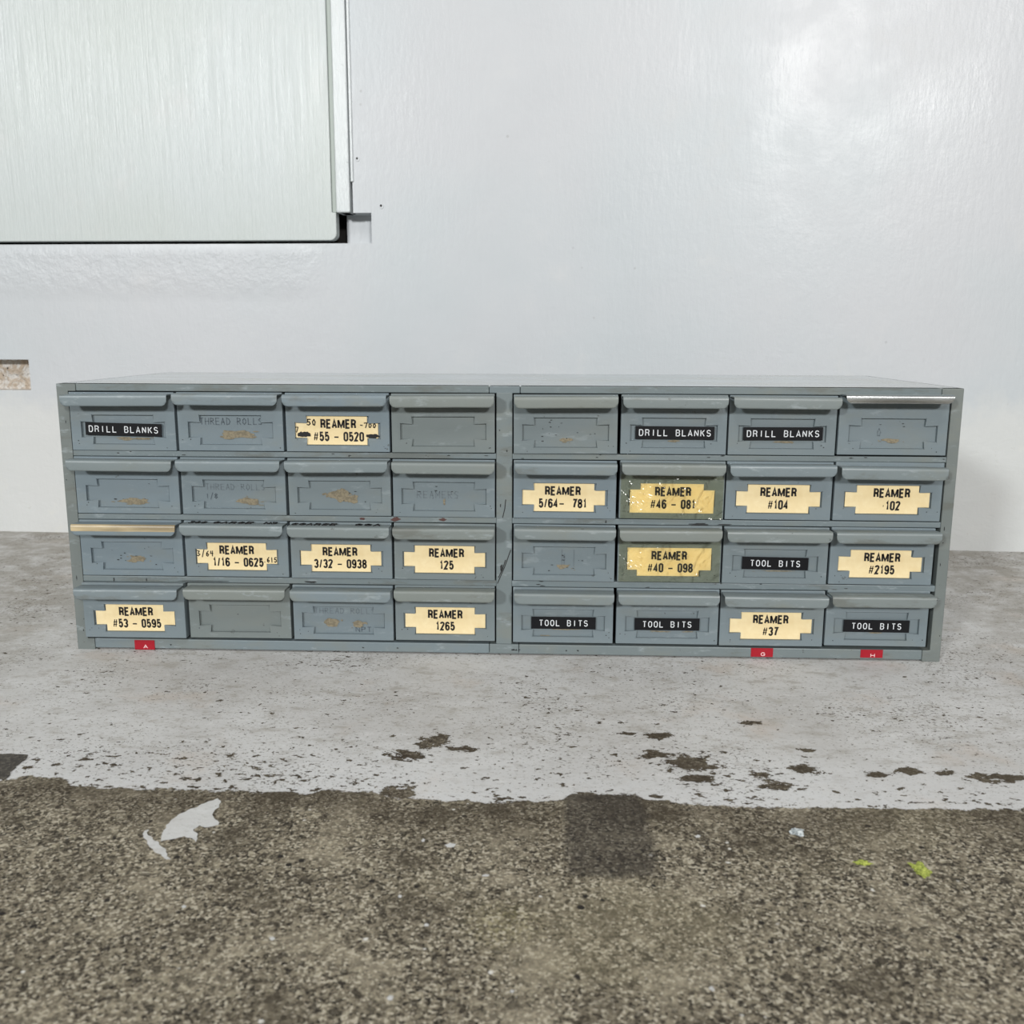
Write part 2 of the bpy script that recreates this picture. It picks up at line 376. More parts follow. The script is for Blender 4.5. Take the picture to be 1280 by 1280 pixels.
    wn = g.math('MULTIPLY', g.math('SUBTRACT', g.noise(40, 5, .7, offset=(7, 7, 0)), .5), .018)
    dx = g.math('SUBTRACT', g.math('ABSOLUTE', g.math('SUBTRACT', X, .0835)), .0275)
    dy = g.math('SUBTRACT', g.math('ABSOLUTE', g.math('ADD', Y, .339)), .052)
    sq = g.rng(g.math('ADD', g.math('MAXIMUM', dx, dy), wn), .004, -.004)
    conc = g.mix(g.math('MULTIPLY', sq, .62), conc, srgb(52, 47, 43))
    lim = g.vmath('LENGTH', g.vmath('MULTIPLY', g.vmath('SUBTRACT', g.pos, (.02, -.44, 0)), (1/.03, 1/.03, 0)), out=1)
    conc = g.mix(g.math('MULTIPLY', g.math('MULTIPLY', g.rng(lim, 1, .2), g.rng(grain, .45, .6)), .35), conc, srgb(160, 152, 98))
    conc = g.mix(g.math('MULTIPLY', edge, .6), conc, srgb(62, 52, 40))
    col = g.mix(pm, conc, paint)
    h = g.math('ADD', g.math('MULTIPLY', fine, .5), grain)
    h = g.math('ADD', g.math('MULTIPLY', h, g.rng(pm, 0, 1, 1.0, .3)), g.math('MULTIPLY', pm, .7))
    h = g.math('ADD', h, g.math('MULTIPLY', p3, .15))
    ro = g.rng(pm, 0, 1, .9, .62)
    return g.done(col, ro, g.bump(h, .7, .0014), spec=.35)
M_FLOOR = floor_mat()
g = NG('loose_paint'); c, a, b, d = paint_nodes(g)
M_OLDPAINT = g.done(g.mix(g.rng(g.noise(170, 4, .6), .69, .72), g.mix(.5, c, srgb(212, 212, 210)), srgb(110, 102, 90)), .6, g.bump(d, .4, .001))
g = NG('dark_patch'); c, a, b, d = concrete_nodes(g)
M_PATCH = g.done(g.mix(.85, c, srgb(58, 55, 52)), .85, g.bump(b, .6, .001))

# ---- cabinet enamel; the object's own colour carries each piece's shade of grey-blue
def enamel(name, wear=.5, metal=False):
    g = NG(name)
    oi = g.n('ShaderNodeObjectInfo'); base = oi.outputs['Color']
    off = g.vmath('MULTIPLY', g.n('ShaderNodeCombineXYZ').outputs[0], (1, 1, 1))
    cb = off.node.inputs[0].links[0].from_node
    for i in range(3): g.put(cb.inputs[i], g.math('MULTIPLY', oi.outputs['Random'], 7.0+3*i))
    g.pos = g.vmath('ADD', g.pos, off)
    n1 = g.noise(28, 5, .62, stretch=(.5, 1, 1)); n2 = g.noise(120, 4, .65, stretch=(.35, 1, 1)); n3 = g.noise(75, 4, .7)
    c = g.mix(g.math('MULTIPLY', g.rng(n1, .48, .7), wear), base, srgb(118, 122, 115))
    c = g.mix(g.math('MULTIPLY', g.rng(n2, .58, .72), wear*.8), c, srgb(156, 165, 168))
    if wear > .5: c = g.mix(g.math('MULTIPLY', g.rng(g.noise(34, 6, .72, stretch=(.25, 1, 1), offset=(4, 2, 9)), .54, .66), .55), c, srgb(92, 92, 84))
    c = g.mix(g.math('MULTIPLY', g.rng(n3, .68, .73), .7), c, srgb(62, 62, 58))
    ro = g.rng(n1, .3, .7, .34, .5)
    return g.done(c, ro, g.bump(g.noise(18, 3, .5), .15, .004), spec=.5)
g = NG('lightened_lid_enamel'); n1 = g.noise(14, 5, .6, stretch=(.6, 1, 1)); n2 = g.noise(60, 4, .7)
c = g.mix(g.rng(n1, .4, .65), srgb(150, 160, 163), srgb(168, 172, 168)); c = g.mix(g.math('MULTIPLY', g.rng(n2, .64, .7), .5), c, srgb(90, 92, 88))  # base colour lightened to paint in the wall's grazing reflection on the top
M_LID = g.done(c, g.rng(n1, .3, .7, .10, .2), g.bump(g.noise(7, 3, .5), .1, .004), spec=.6)
M_EN = enamel('grey_blue_enamel', .35); M_ENW = enamel('handled_enamel', .6)
g = NG('highlight_lip'); n2 = g.noise(90, 4, .6, stretch=(.1, 1, 1))
M_HIGHLIGHT = g.done(g.mix(g.rng(n2, .35, .65), srgb(205, 208, 208), srgb(150, 152, 150)), .25, metal=.85)  # pale metal stands in for the white highlight on one pull's lip
g = NG('brassy_worn_lip'); n2 = g.noise(60, 4, .6, stretch=(.15, 1, 1))
M_BRASS = g.done(g.mix(g.rng(n2, .35, .65), srgb(196, 178, 142), srgb(140, 126, 100)), .35)
g = NG('old_glue'); n2 = g.noise(300, 4, .7)
M_GLUE = g.done(g.mix(g.rng(n2, .4, .6), srgb(136, 126, 104), srgb(112, 104, 86)), .7)
M_RUST = flat('rust_stain', srgb(84, 58, 54), .8); M_SCUFF = flat('black_scuff', srgb(44, 46, 46), .7)
M_FADED = flat('faded_pencil', srgb(84, 94, 102), .6); M_FADED2 = flat('rubbed_pencil', srgb(104, 114, 120), .6)
M_INK = flat('black_print', srgb(24, 20, 18), .6); M_MARK = flat('marker_ink', srgb(18, 17, 18), .5)
g = NG('manila_card'); n1 = g.noise(90, 5, .7); n2 = g.noise(25, 3, .6)
M_CARD = g.done(g.mix(g.rng(n2, .35, .68), g.mix(g.rng(n1, .35, .7), srgb(234, 213, 166), srgb(241, 223, 180)), srgb(226, 203, 154)), .6, spec=.3)
M_TAPE = flat('black_embossing_tape', srgb(10, 11, 16), .35, .3); M_EMB = flat('embossed_white', srgb(222, 225, 228), .5)
M_RED = flat('red_embossing_tape', srgb(156, 16, 34), .35); M_EMBR = flat('embossed_pink', srgb(240, 205, 205), .5)
def clear_tape():
    g = NG('yellowed_clear_tape'); t = g.t
    tr = g.n('ShaderNodeBsdfTransparent'); tr.inputs[0].default_value = (.93, .92, .79, 1)
    gl = g.n('ShaderNodeBsdfGlossy'); gl.inputs['Roughness'].default_value = .16; gl.inputs[0].default_value = (1, 1, .97, 1)
    w = g.noise(22, 3, .5, dist=1.2); nm = g.bump(g.math('ADD', w, g.math('MULTIPLY', g.noise(60, 2, .5, dist=2), .25)), .85, .006); g.put(gl.inputs['Normal'], nm)
    fr = g.n('ShaderNodeFresnel'); fr.inputs[0].default_value = 1.5; g.put(fr.inputs['Normal'], nm)
    mx = g.n('ShaderNodeMixShader'); g.put(mx.inputs[0], g.math('MULTIPLY', fr.outputs[0], 1.4, clamp=True))
    g.put(mx.inputs[1], tr.outputs[0]); g.put(mx.inputs[2], gl.outputs[0])
    t.links.new(mx.outputs[0], t.nodes['Material Output'].inputs[0]); return g.m
M_CLEAR = clear_tape()

# ------------------------------------------------------------------ setting: floor
rnd = random.Random(5)
fb = MB(); fb.face([(-3, -3, 0), (3, -3, 0), (3, .75, 0), (-3, .75, 0)])
def pix_floor(x, y):
    d = fw+rt*((x-640)/1187.1)+up*((640-y)/1187.1); o = M.translation; t = -o.z/d.z
    return (o.x+d.x*t, o.y+d.y*t)
def floor_shape(px, mi, h, depth=3, amt=.14):
    pts = jag([pix_floor(*p) for p in px], rnd, depth, amt)
    a = sum(p[0]*q[1]-q[0]*p[1] for p, q in zip(pts, pts[1:]+pts[:1]))
    if a < 0: pts.reverse()
    tri_fan(fb, pts, lambda p: (p[0], p[1], h), mi)
C6 = lambda L: [(a/2, 860+b/2) for a, b in L]
floor_shape(C6([(402, 385), (408, 358), (430, 330), (462, 312), (495, 298), (545, 277), (548, 300), (545, 345), (520, 350), (500, 345), (483, 355), (490, 387), (462, 372), (430, 380)]), 1, .0005)
floor_shape(C6([(362, 358), (372, 355), (382, 380), (400, 395), (428, 430), (415, 430), (385, 410), (368, 390)]), 1, .0005)
floor_shape(C6([(-60, 172), (70, 168), (62, 182), (25, 212), (15, 228), (-60, 232)]), 2, .0004)
for x, y, w, h in ((563, 1057, 15, 6), (529, 1051, 5, 4), (230, 1134, 6, 4), (340, 1174, 8, 4), (533, 1157, 6, 4), (607, 1095, 10, 3), (500, 1121, 5, 4), (488, 1248, 8, 7), (872, 1046, 7, 4), (889, 1236, 6, 5), (640, 1240, 5, 4), (891, 1238, 5, 4)):
    floor_shape([(x-w/2, y), (x, y-h/2), (x+w/2, y-h*.2), (x+w*.3, y+h/2), (x-w*.3, y+h/2)], 1, .0005, 2)
tag(fb.build('floor', [M_FLOOR, M_OLDPAINT, M_PATCH], merge=False), kind='structure')

# ------------------------------------------------------------------ setting: wall with the hatch opening, notch and chipped hole
WY = .0431; W0 = .5289                                   # wall plane: y = W0 - WY*x
WM = Matrix.Translation((0, W0, 0)) @ Matrix.Rotation(math.atan(-WY), 4, 'Z')
wb = MB()
US = [-3, -.7635+(-.25), -.7635, -.2625, -.2490, -.2450, -.2180, 3]
ZS = [-.02, .2265, .2735, .4462, .4895, 2.6]
def hole(u, z):
    if z > .4462 and u < -.2625: return 'hatch'
    if z > .4895 and -.2490 < u < -.2450: return 'crack'
    if .4462 < z < .4895 and -.2625 < u < -.2180: return 'notch'
    if .2265 < z < .2735 and -1.0135 < u < -.7635: return 'vent'
dep = {'hatch': .06, 'notch': .032, 'vent': .028, 'crack': .02, None: 0}
kind = [[hole((US[i]+US[i+1])/2, (ZS[j]+ZS[j+1])/2) for j in range(len(ZS)-1)] for i in range(len(US)-1)]
for i in range(len(US)-1):
    for j in range(len(ZS)-1):
        k = kind[i][j]; y = dep[k]
        u0, u1, z0, z1 = US[i], US[i+1], ZS[j], ZS[j+1]
        wb.face([(u0, y, z0), (u1, y, z0), (u1, y, z1), (u0, y, z1)], {'hatch': 2, 'vent': 1, 'crack': 2}.get(k, 0))
        if i+1 < len(US)-1 and dep[kind[i+1][j]] != y:
            y2 = dep[kind[i+1][j]]; q = [(u1, y, z0), (u1, y2, z0), (u1, y2, z1), (u1, y, z1)]
            wb.face(q, 1 if 'vent' in (k, kind[i+1][j]) else 0)
        if j+1 < len(ZS)-1 and dep[kind[i][j+1]] != y:
            y2 = dep[kind[i][j+1]]; q = [(u0, y, z1), (u1, y, z1), (u1, y2, z1), (u0, y2, z1)]
            wb.face(q, 1 if 'vent' in (k, kind[i][j+1]) else 0)
wall = tag(wb.build('wall_back', [M_WALL, M_MORTAR, M_DARK]), kind='structure'); wall.matrix_world = WM
for (u, z, s) in ((-.2363, .5644, 1), (-.2024, .4983, 1.1)):
    sb = MB(); n = 12; rr = random.Random(int(z*1000))
    ring = [(u+math.cos(2*math.pi*k/n)*.0030*s, z+math.sin(2*math.pi*k/n)*.0034*s) for k in range(n)]
    sb.prism(ring, -.0007, .002, 0)
    sb.prism([(u+(p[0]-u)*.55-.0008, z+(p[1]-z)*.5+.0010) for p in ring], -.0009, .001, 1)
    sb.build('screw_plug', [M_WALL, M_DARK], wall, bevel=.0004)
# hatch board with a rounded lower corner
pb = MB(); x0, x1, z0, z1, r = -1.9, -.2712, .4508, 2.4, .010
corner = [(x1-r+r*math.sin(a), z0+r-r*math.cos(a)) for a in [R(q) for q in range(0, 91, 15)]]
pb.prism([(x0, z0)]+corner+[(x1, .4905), (-.2775, .4905), (-.2775, z1), (x0, z1)], .0015, .02, 0)
pb.prism([(-.2775, .4905), (x1+.004, .4905), (x1+.004, z1), (-.2775, z1)], .0045, .02, 1)
door = tag(pb.build('door_1', [M_PANEL, flat('grey_green_edge', srgb(160, 168, 162), .4)], bevel=.0012), kind='structure'); door.matrix_world = WM  # edge strip beside the trim is a darker grey-green
tb = MB(); tb.box(-.2690, -.2485, -.0055, .03, .4895, 2.4)
tr1 = tag(tb.build('trim_1', [M_TRIM], bevel=.002), kind='structure'); tr1.matrix_world = WM
tb = MB(); tb.box(-.2468, -.2432, -.0030, .03, .5330, 2.4)
tr2 = tag(tb.build('trim_2', [M_TRIM], bevel=.0008), kind='structure'); tr2.matrix_world = WM

# ------------------------------------------------------------------ the drawer cabinet
H, D = .2668, .278
cab = bpy.data.objects.new('drawer_cabinet', None); COL.objects.link(cab); cab.empty_display_size = .1
tag(cab, 'long low grey-blue steel parts cabinet of small drawers standing on the painted floor', 'cabinet')
C_BLUE = (*[srgb(114, 127, 134)[i] for i in range(3)], 1); C_GREY = (*[srgb(112, 120, 119)[i] for i in range(3)], 1)
C_FRAME = (*[srgb(108, 117, 117)[i] for i in range(3)], 1)
def lerp(a, b, t): return tuple(a[i]*(1-t)+b[i]*t for i in range(4))
XL0, XL1, XC0, XC1, XR0, XR1 = -.430, -.4192, -.0062, .0092, .4195, .430
h_ = MB(); t = .0012
h_.box(XL0, XR1, .001, D, H-t, H); h_.box(XL0, XR1, .001, D, .002, .002+t)
h_.box(XL0, XL0+t, .001, D, .002, H); h_.box(XR1-t, XR1, .001, D, .002, H); h_.box(XL0, XR1, D-t, D, .002, H)
h_.box(.0009, .0021, .002, D, .003, H-t)
ROWB = [.2030, .1403, .0775, .0143]; DH = .0563
for rb in ROWB[:3]: h_.box(XL0+t, XR1-t, .006, D-t, rb-.003, rb-.002)
o = h_.build('housing', M_LID, cab); o.color = lerp(C_FRAME, srgb(150, 158, 158), .5)
def frame_piece(name, x0, x1, z0, z1, dy=0.0, scuffs=()):
    m = MB(); m.box(x0, x1, -dy, .012, z0, z1)
    for (kind_, x, z, w, hh) in scuffs:
        if kind_ == 'slash': ribbon(m, [(x, z), ((x+w)/2+.0006, (z+hh)/2), (w, hh)], -dy-.0002, .0009, 2); continue
        blob(m, x, z, w, hh, -dy-.0002, kind_, rnd)
    o = m.build(name, [M_ENW, M_RUST, M_SCUFF], cab, bevel=.0007, merge=False); o.color = lerp(C_FRAME, C_BLUE, rnd.uniform(0, .6)); return o
for xa, xb, side, tt in ((XL0, XL1, 1, .0185), (XR0, XR1, -1, .0200)):     # posts with a foot and a head turned in along the rails
    m = MB(); o_ = XL0 if side > 0 else XR1
    out = [(xa, 0), (o_+.0175, 0), (o_+.0175, .0116), (xb, .0116), (xb, H-.0068), (o_+tt, H-.0068), (o_+tt, H), (xa, H)] if side > 0 else \
          [(o_-.0175, 0), (xb, 0), (xb, H), (o_-tt, H), (o_-tt, H-.0068), (xa, H-.0068), (xa, .0116), (o_-.0175, .0116)]
    m.prism(out, -.0004, .012)
    for k in range(5): blob(m, rnd.uniform(xa+.002, xb-.002), rnd.uniform(.02, .24), .0012, rnd.uniform(.001, .006), -.0006, 1, rnd)
    o = m.build('corner_post', [M_ENW, M_SCUFF], cab, bevel=.0007, merge=False); o.color = lerp(C_FRAME, srgb(108, 112, 108), .5)
frame_piece('centre_post', XC0, XC1, .0118, H-.006, .0004, [('slash', -.005, .074, .008, .108), ('slash', -.004, .080, .003, .098), (2, -.001, .090, .004, .010), ('slash', .0, .140, .003, .158), (2, -.002, .152, .0015, .004), (2, .004, .205, .002, .003), (2, -.003, .225, .0015, .002)])
for a, b in ((XL0+.0187, -.0132), (-.0128, .0162), (.0166, XR1-.0202)):
    frame_piece('top_rail', a, b, H-.0068, H, .0002 if a > -.1 and b < .1 else 0)
    frame_piece('bottom_rail', a if a > -.3 else XL0+.0177, b if b < .3 else XR1-.0177, .0018, .0116, .0002 if a > -.1 and b < .1 else 0, [(2, rnd.uniform(a, b), .006, .003, .002) for k in range(3)])
for i in range(3):
    zt = ROWB[i]-.0006; zb = ROWB[i+1]+DH+.0004
    for a, b in ((XL1, XC0), (XC1, XR0)):
        sc = [(2, rnd.uniform(a, b), rnd.uniform(zb, zt), rnd.uniform(.002, .006), .0012) for k in range(8)]
        if i == 1 and a < -.1: sc = [(1, -.137, .1375, .008, .005), (1, -.105, .1372, .011, .006), (1, -.058, .1372, .009, .005)]
        if i == 1 and a > 0: sc = [(2, .19, .1355, .03, .003), (2, .185, .134, .012, .002), (2, .215, .1352, .02, .0018), (2, .1, .137, .002, .004)]
        if i == 2 and a < -.1: sc = [(2, -.388, .0725, .0022, .006), (2, -.3, .0725, .06, .0012), (2, -.19, .073, .02, .003), (2, -.355, .0735, .002, .004), (2, -.24, .071, .05, .001)]
        if i == 0 and a > 0: sc += [(2, .155, .1965, .035, .002)]
        frame_piece('shelf_rail', a, b, zb, zt, 0, sc)
for ch, x0, x1, z0, z1 in (('A', -.3716, -.3512, .0006, .0104), ('G', .2457, .2672, .0026, .0116), ('H', .3526, .3741, .0034, .0116)):
    m = MB(); m.box(x0, x1, -.0006, -.00005, z0, z1)
    for ln in glyph(ch, .0036, .0032): ribbon(m, [((x0+x1)/2-.0008+p[0], (z0+z1)/2-.0032+p[1]) for p in ln], -.0008, .0006, 1)
    o = m.build('index_tape', [M_RED, M_EMBR], cab, merge=False)
    o['label'] = 'small red embossed tape reading %s on the bottom rail' % ch

COLS = [(-.4186, -.3163), (-.3136, -.2112), (-.2085, -.1085), (-.1064, -.0075), (.0105, .1092), (.1122, .2122), (.2138, .3143), (.3164, .4178)]
HCOL = [(-.4175, -.3155), (-.3110, -.2110), (-.2062, -.1080), (-.1045, -.0070), (.0120, .1082), (.1125, .2092), (.2138, .3122), (.3162, .4138)]

def plus(hw, hw2, za, zb, zc, zd):                       # outline of the card window, CCW from the front
    return [(-hw2, za), (hw2, za), (hw2, zb), (hw, zb), (hw, zc), (hw2, zc), (hw2, zd), (-hw2, zd), (-hw2, zc), (-hw, zc), (-hw, zb), (-hw2, zb)]
def make_front(w, marks, rr):
    m = MB(); xs = [-w/2, -.041, -.030, .030, .041, w/2]; zs = [0, .0065, .0130, .0280, .0345, DH]
    inp = lambda i, j: (i == 2 and 1 <= j <= 3) or (i in (1, 3) and j == 2)
    def plate(y, skip, flip):
        for i in range(5):
            for j in range(5):
                if skip(i, j): continue
                q = [(xs[i], y, zs[j]), (xs[i+1], y, zs[j]), (xs[i+1], y, zs[j+1]), (xs[i], y, zs[j+1])]
                m.face(q[::-1] if flip else q)
    plate(0, inp, False); th = .0022
    hole_ = plus(.041, .030, zs[1], zs[2], zs[3], zs[4])
    for a, b in zip(hole_, hole_[1:]+hole_[:1]): m.face([(a[0], 0, a[1]), (a[0], th, a[1]), (b[0], th, b[1]), (b[0], 0, b[1])])
    for j in range(5):
        m.face([(-w/2, 0, zs[j]), (-w/2, 0, zs[j+1]), (-w/2, .012, zs[j+1]), (-w/2, .012, zs[j])])
        m.face([(w/2, 0, zs[j]), (w/2, .012, zs[j]), (w/2, .012, zs[j+1]), (w/2, 0, zs[j+1])])
    for i in range(5):
        m.face([(xs[i], 0, 0), (xs[i], .012, 0), (xs[i+1], .012, 0), (xs[i+1], 0, 0)])
        m.face([(xs[i], 0, DH), (xs[i+1], 0, DH), (xs[i+1], .012, DH), (xs[i], .012, DH)])
    m.box(-w/2+.003, w/2-.003, th, th+.0012, .002, DH-.002)                 # sheet behind the window
    a, b = -w/2+.0015, w/2-.0015                                             # open tray behind
    m.box(a, b, .012, .25, .0015, .0025); m.box(a, a+.001, .012, .25, .0025, .044); m.box(b-.001, b, .012, .25, .0025, .044); m.box(a, b, .249, .25, .0025, .044)
    yb = th-.0002
    for mk in marks:
        yb -= .00012
        if mk[0] == 'glue':
            _, x, z, ww, hh = mk
            blob(m, x, z, ww, hh, yb-.0001, 1, rr, 9, .34)
            for k in range(3): blob(m, x+rr.uniform(-.6, .6)*ww, z+rr.uniform(-.5, .4)*hh, ww*rr.uniform(.06, .25), hh*rr.uniform(.1, .35), yb-.00002*k, 1, rr, 6, .3)
        elif mk[0] in ('write', 'faint'):
            hand(m, mk[1], mk[2], mk[3], yb, mk[4], mk[5], .0007 if mk[0] == 'write' else .0006, 2 if mk[0] == 'write' else 3, rr)
        elif mk[0] == 'speck':
            for k in range(mk[1]): blob(m, rr.uniform(-.028, .028), rr.uniform(.010, .032), rr.uniform(.0008, .004), rr.uniform(.0006, .0014), yb, 4, rr, 6, .2)
    for k in range(3): blob(m, rr.choice((-1, 1))*rr.uniform(.035, w/2-.003), rr.uniform(.002, .012), rr.uniform(.0008, .002), rr.uniform(.0008, .0016), -.0001, 4, rr, 6, .2)
    return m
def make_handle(w, lip, style, rr):
    """hood-shaped pull: flange off the drawer's top edge, rolled over into a lip with rounded lower corners"""
    prof = [(.0, .0545), (-.006, .0553), (-.0150, .0556), (-.0172, .0556)] + [(-.0172-.0022*math.sin(a), .0534+.0022*math.cos(a)) for a in [R(q) for q in (22, 45, 67)]] + \
           [(-.0194, .0528), (-.0194, .0515), (-.0194, .0490), (-.0193, lip+.0012), (-.0192, lip)]
    r = .0058; xs = [r*(1-math.cos(R(q))) for q in range(0, 91, 10)]
    xs = [-w/2+x for x in xs]+[-w/2+r+(w-2*r)*k/6 for k in range(1, 6)]+[w/2-x for x in reversed(xs)]
    m = MB(); V = []
    for x in xs:
        e = min(x+w/2, w/2-x); zmin = lip + (r-math.sqrt(max(0, r*r-(r-e)**2)) if e < r else 0)
        sag = rr.uniform(-.0001, .0001)
        for (y, z) in prof: V.append((x, y, max(z, zmin)+sag if z < .0531 else z))
    n = len(prof); F = [(i*n+j, (i+1)*n+j, (i+1)*n+j+1, i*n+j+1) for i in range(len(xs)-1) for j in range(n-1)]
    m.mesh(V, [tuple(reversed(f)) for f in F], 0)
    if style == 'steel': m.mi = [1 if (k % (n-1)) >= 5 else 0 for k in range(len(m.f))]  # rolled edge and lip take the pale painted highlight
    if style == 'brass': m.mi = [2 if 3 <= (k % (n-1)) <= 8 else 0 for k in range(len(m.f))]
    return m
def marker_ribbon(m, w, rr, bits):
    """ink strokes lying on the flange's top face, just above the metal"""
    for (x0, txt, pitch) in bits:
        x = x0
        for ch in txt:
            for st in STROKES[ch]:
                st = [(x+p[0]*pitch*.65, -.0105+p[1]*.0085+rr.uniform(-.0003, .0003)) for p in st]
                for a, b in zip(st, st[1:]):
                    a, b = Vector(a), Vector(b); d = b-a
                    if d.length < 1e-6: continue
                    d.normalize(); nn = Vector((-d.y, d.x))*.0006; e = d*.0004
                    m.face([(p.x, p.y, .0560) for p in (a-nn-e, b-nn+e, b+nn+e, a+nn-e)], 3)
            x += pitch

CAPH = .0093
def make_card(lines, shape, cx, rr, extra=()):
    m = MB(); ins = .0007
    if shape == 'plus': out = plus(.0405-ins, .030-ins, .0068, .0133, .0277, .0342)
    elif shape == 'topnarrow': out = [(-.040, .006), (.040, .006), (.0405, .0285), (.030, .0285), (.030, .0345), (-.030, .0345), (-.030, .0285), (-.040, .0285)]
    else: out = [(-.031, .0065), (.029, .0065), (.029, .0125), (.0405, .0125), (.0405, .0345), (-.0405, .0345), (-.0405, .0125), (-.031, .0125)]
    y0 = .0012 if shape == 'plus' else -.0006
    m.prism(out, y0, y0+.0004, 0)
    yt = y0-.00015
    print_line(m, lines[0], cx, .0268, yt, CAPH, 1)
    print_line(m, lines[1], cx+(lines[2] if len(lines) > 2 else 0), .0147, yt, CAPH, 1, .0029, .00178, .00042)
    for e in extra:
        if e[0] == 'w': hand(m, e[1], e[2], e[3], yt-.0001, e[4], e[5], e[6], 2, rr)
        elif e[0] == 'blob': 
            for k in range(4): blob(m, e[1]+rr.uniform(-.2, .2)*e[3], e[2]+rr.uniform(-.15, .15)*e[4], e[3], e[4], yt-.0001-k*.00002, 2, rr, 8, .3)
    return m
def make_dymo(txt, w, n, cx=0.0):
    m = MB(); hgt = .0122
    m.box(-w/2, w/2, -.0004, .0006, .0205-hgt/2, .0205+hgt/2, 0)
    pitch = n/len(txt)
    for i, ch in enumerate(txt):
        if ch == ' ': continue
        w = pitch*.56; x = -n/2+(i+.5)*pitch-w/2
        for ln in glyph(ch, w, .0056): ribbon(m, [(x+p[0], .0205-.0028+p[1]) for p in ln], -.0006, .00082, 1)
    return m

SPEC = {}
def D_(r, c, **k): SPEC[(r, c)] = k
BL = ('DRILL BLANKS', .0745, .0695); TB = ('TOOL BITS', .0635, .0495)
D_(1, 1, dymo=BL, tilt=-1.1, marks=[('glue', .0, .0115, .018, .004), ('glue', .018, .0115, .022, .003)], lip=.0445, tone=.1)
D_(1, 2, marks=[('write', 'THREAD ROLLS', -.030, .0255, .0060, .0052), ('glue', .004, .0155, .046, .010)], tone=.1)
D_(1, 3, card=('REAMER', '#55 - 0520'), cx=.0015, tone=0, extra=[('w', '50', -.0285, .0255, .0055, .005, .0011), ('w', '-700', .0225, .0235, .0045, .0042, .0010), ('blob', -.032, .0160, .012, .006), ('blob', .034, .0150, .012, .005), ('w', '7.', -.040, .0185, .005, .004, .0009)])
D_(1, 4, marks=[], tone=.9)
D_(1, 5, marks=[('glue', .0, .013, .014, .005), ('speck', 14)], tone=.6)
D_(1, 6, dymo=BL, dx=.001, tilt=-.2, marks=[('glue', 0, .0125, .014, .003)], tone=.3)
D_(1, 7, dymo=BL, dx=.0008, tilt=.3, marks=[('glue', .004, .0125, .026, .003)], tone=.4)
D_(1, 8, marks=[('glue', 0, .0135, .022, .005), ('faint', '0', -.014, .018, .007, .006), ('speck', 4)], style='steel', lip=.0475, hz=.002, tone=.3)
D_(2, 1, marks=[('glue', .005, .0125, .036, .008), ('glue', -.016, .0115, .006, .0012), ('speck', 4)], tone=0)
D_(2, 2, marks=[('faint', 'THREAD ROLLS', -.028, .0245, .0055, .0050), ('write', '1/8', -.028, .016, .0045, .0042), ('glue', .012, .0140, .036, .010)], tone=.2)
D_(2, 3, marks=[('glue', -.002, .0205, .030, .016), ('glue', .010, .0165, .020, .010), ('speck', 4)], tone=.4)
D_(2, 4, marks=[('faint', 'REAMERS', -.026, .0185, .0065, .0060), ('glue', 0, .0145, .003, .009), ('speck', 5)], tone=.3)
D_(2, 5, card=('REAMER', '5/64-  781'), cx=-.0008, tone=0)
D_(2, 6, card=('REAMER', '#46 - 081'), cx=.001, shape='topnarrow', clear=True, tone=.5)
D_(2, 7, card=('REAMER', '#104'), cx=.0, tone=.2)
D_(2, 8, card=('REAMER', '.102'), cx=.004, tone=.2, hz=-.0015, lip=.0440)
D_(3, 1, marks=[('glue', .004, .0165, .022, .009), ('speck', 10)], style='brass', tone=0, dx2=.001)
D_(3, 2, card=('REAMER', '1/16 - 0625', .001), cx=0, tone=.2, ink=[(-.044, '3OO', .006), (-.02, 'OAROE', .008), (.03, 'N3', .007)], extra=[('w', '3/64', -.0395, .0205, .0052, .0044, .0009), ('w', '-.615', .0228, .0150, .0048, .0036, .0009)])
D_(3, 3, card=('REAMER', '3/32 - 0938'), cx=-.0008, tone=.3, ink=[(-.047, 'COARSE', .0075), (.015, 'OOA', .009)])
D_(3, 4, card=('REAMER', '125'), cx=.002, tone=.7)
D_(3, 5, marks=[('glue', .0, .0145, .018, .007), ('faint', 'II', -.006, .0155, .016, .012), ('faint', 'I', -.001, .017, .010, .004), ('speck', 10)], tone=.3)
D_(3, 6, card=('REAMER', '#40 - 098', .001), cx=.0, shape='topwide', clear=True, tone=.5)
D_(3, 7, dymo=TB, tilt=-.4, marks=[('glue', .004, .0125, .040, .0018)], tone=.4)
D_(3, 8, card=('REAMER', '#2195'), cx=.002, tone=.2)
D_(4, 1, card=('REAMER', '#53 - 0595'), cx=.001, tone=.3, pull=.005, tilt=-.5)
D_(4, 2, marks=[('speck', 1)], tone=1)
D_(4, 3, marks=[('faint', 'THREAD ROLLS', -.029, .0270, .0052, .0052), ('write', 'NPT', .012, .0085, .0048, .0058), ('glue', -.012, .0175, .022, .009), ('glue', .014, .0170, .020, .009)], tone=.2)
D_(4, 4, card=('REAMER', '1265'), cx=0, tone=.6)
D_(4, 5, dymo=TB, dx=.0005, marks=[('glue', 0, .0135, .036, .002), ('glue', -.018, .0065, .012, .002)], tone=.3, wide=True)
D_(4, 6, dymo=TB, tilt=.2, marks=[('glue', -.006, .0125, .024, .0022), ('glue', .02, .0125, .016, .002)], tone=.3)
D_(4, 7, card=('REAMER', '#37'), cx=.0, tone=.3)
D_(4, 8, dymo=TB, marks=[('glue', 0, .0130, .014, .0014)], tone=.3)

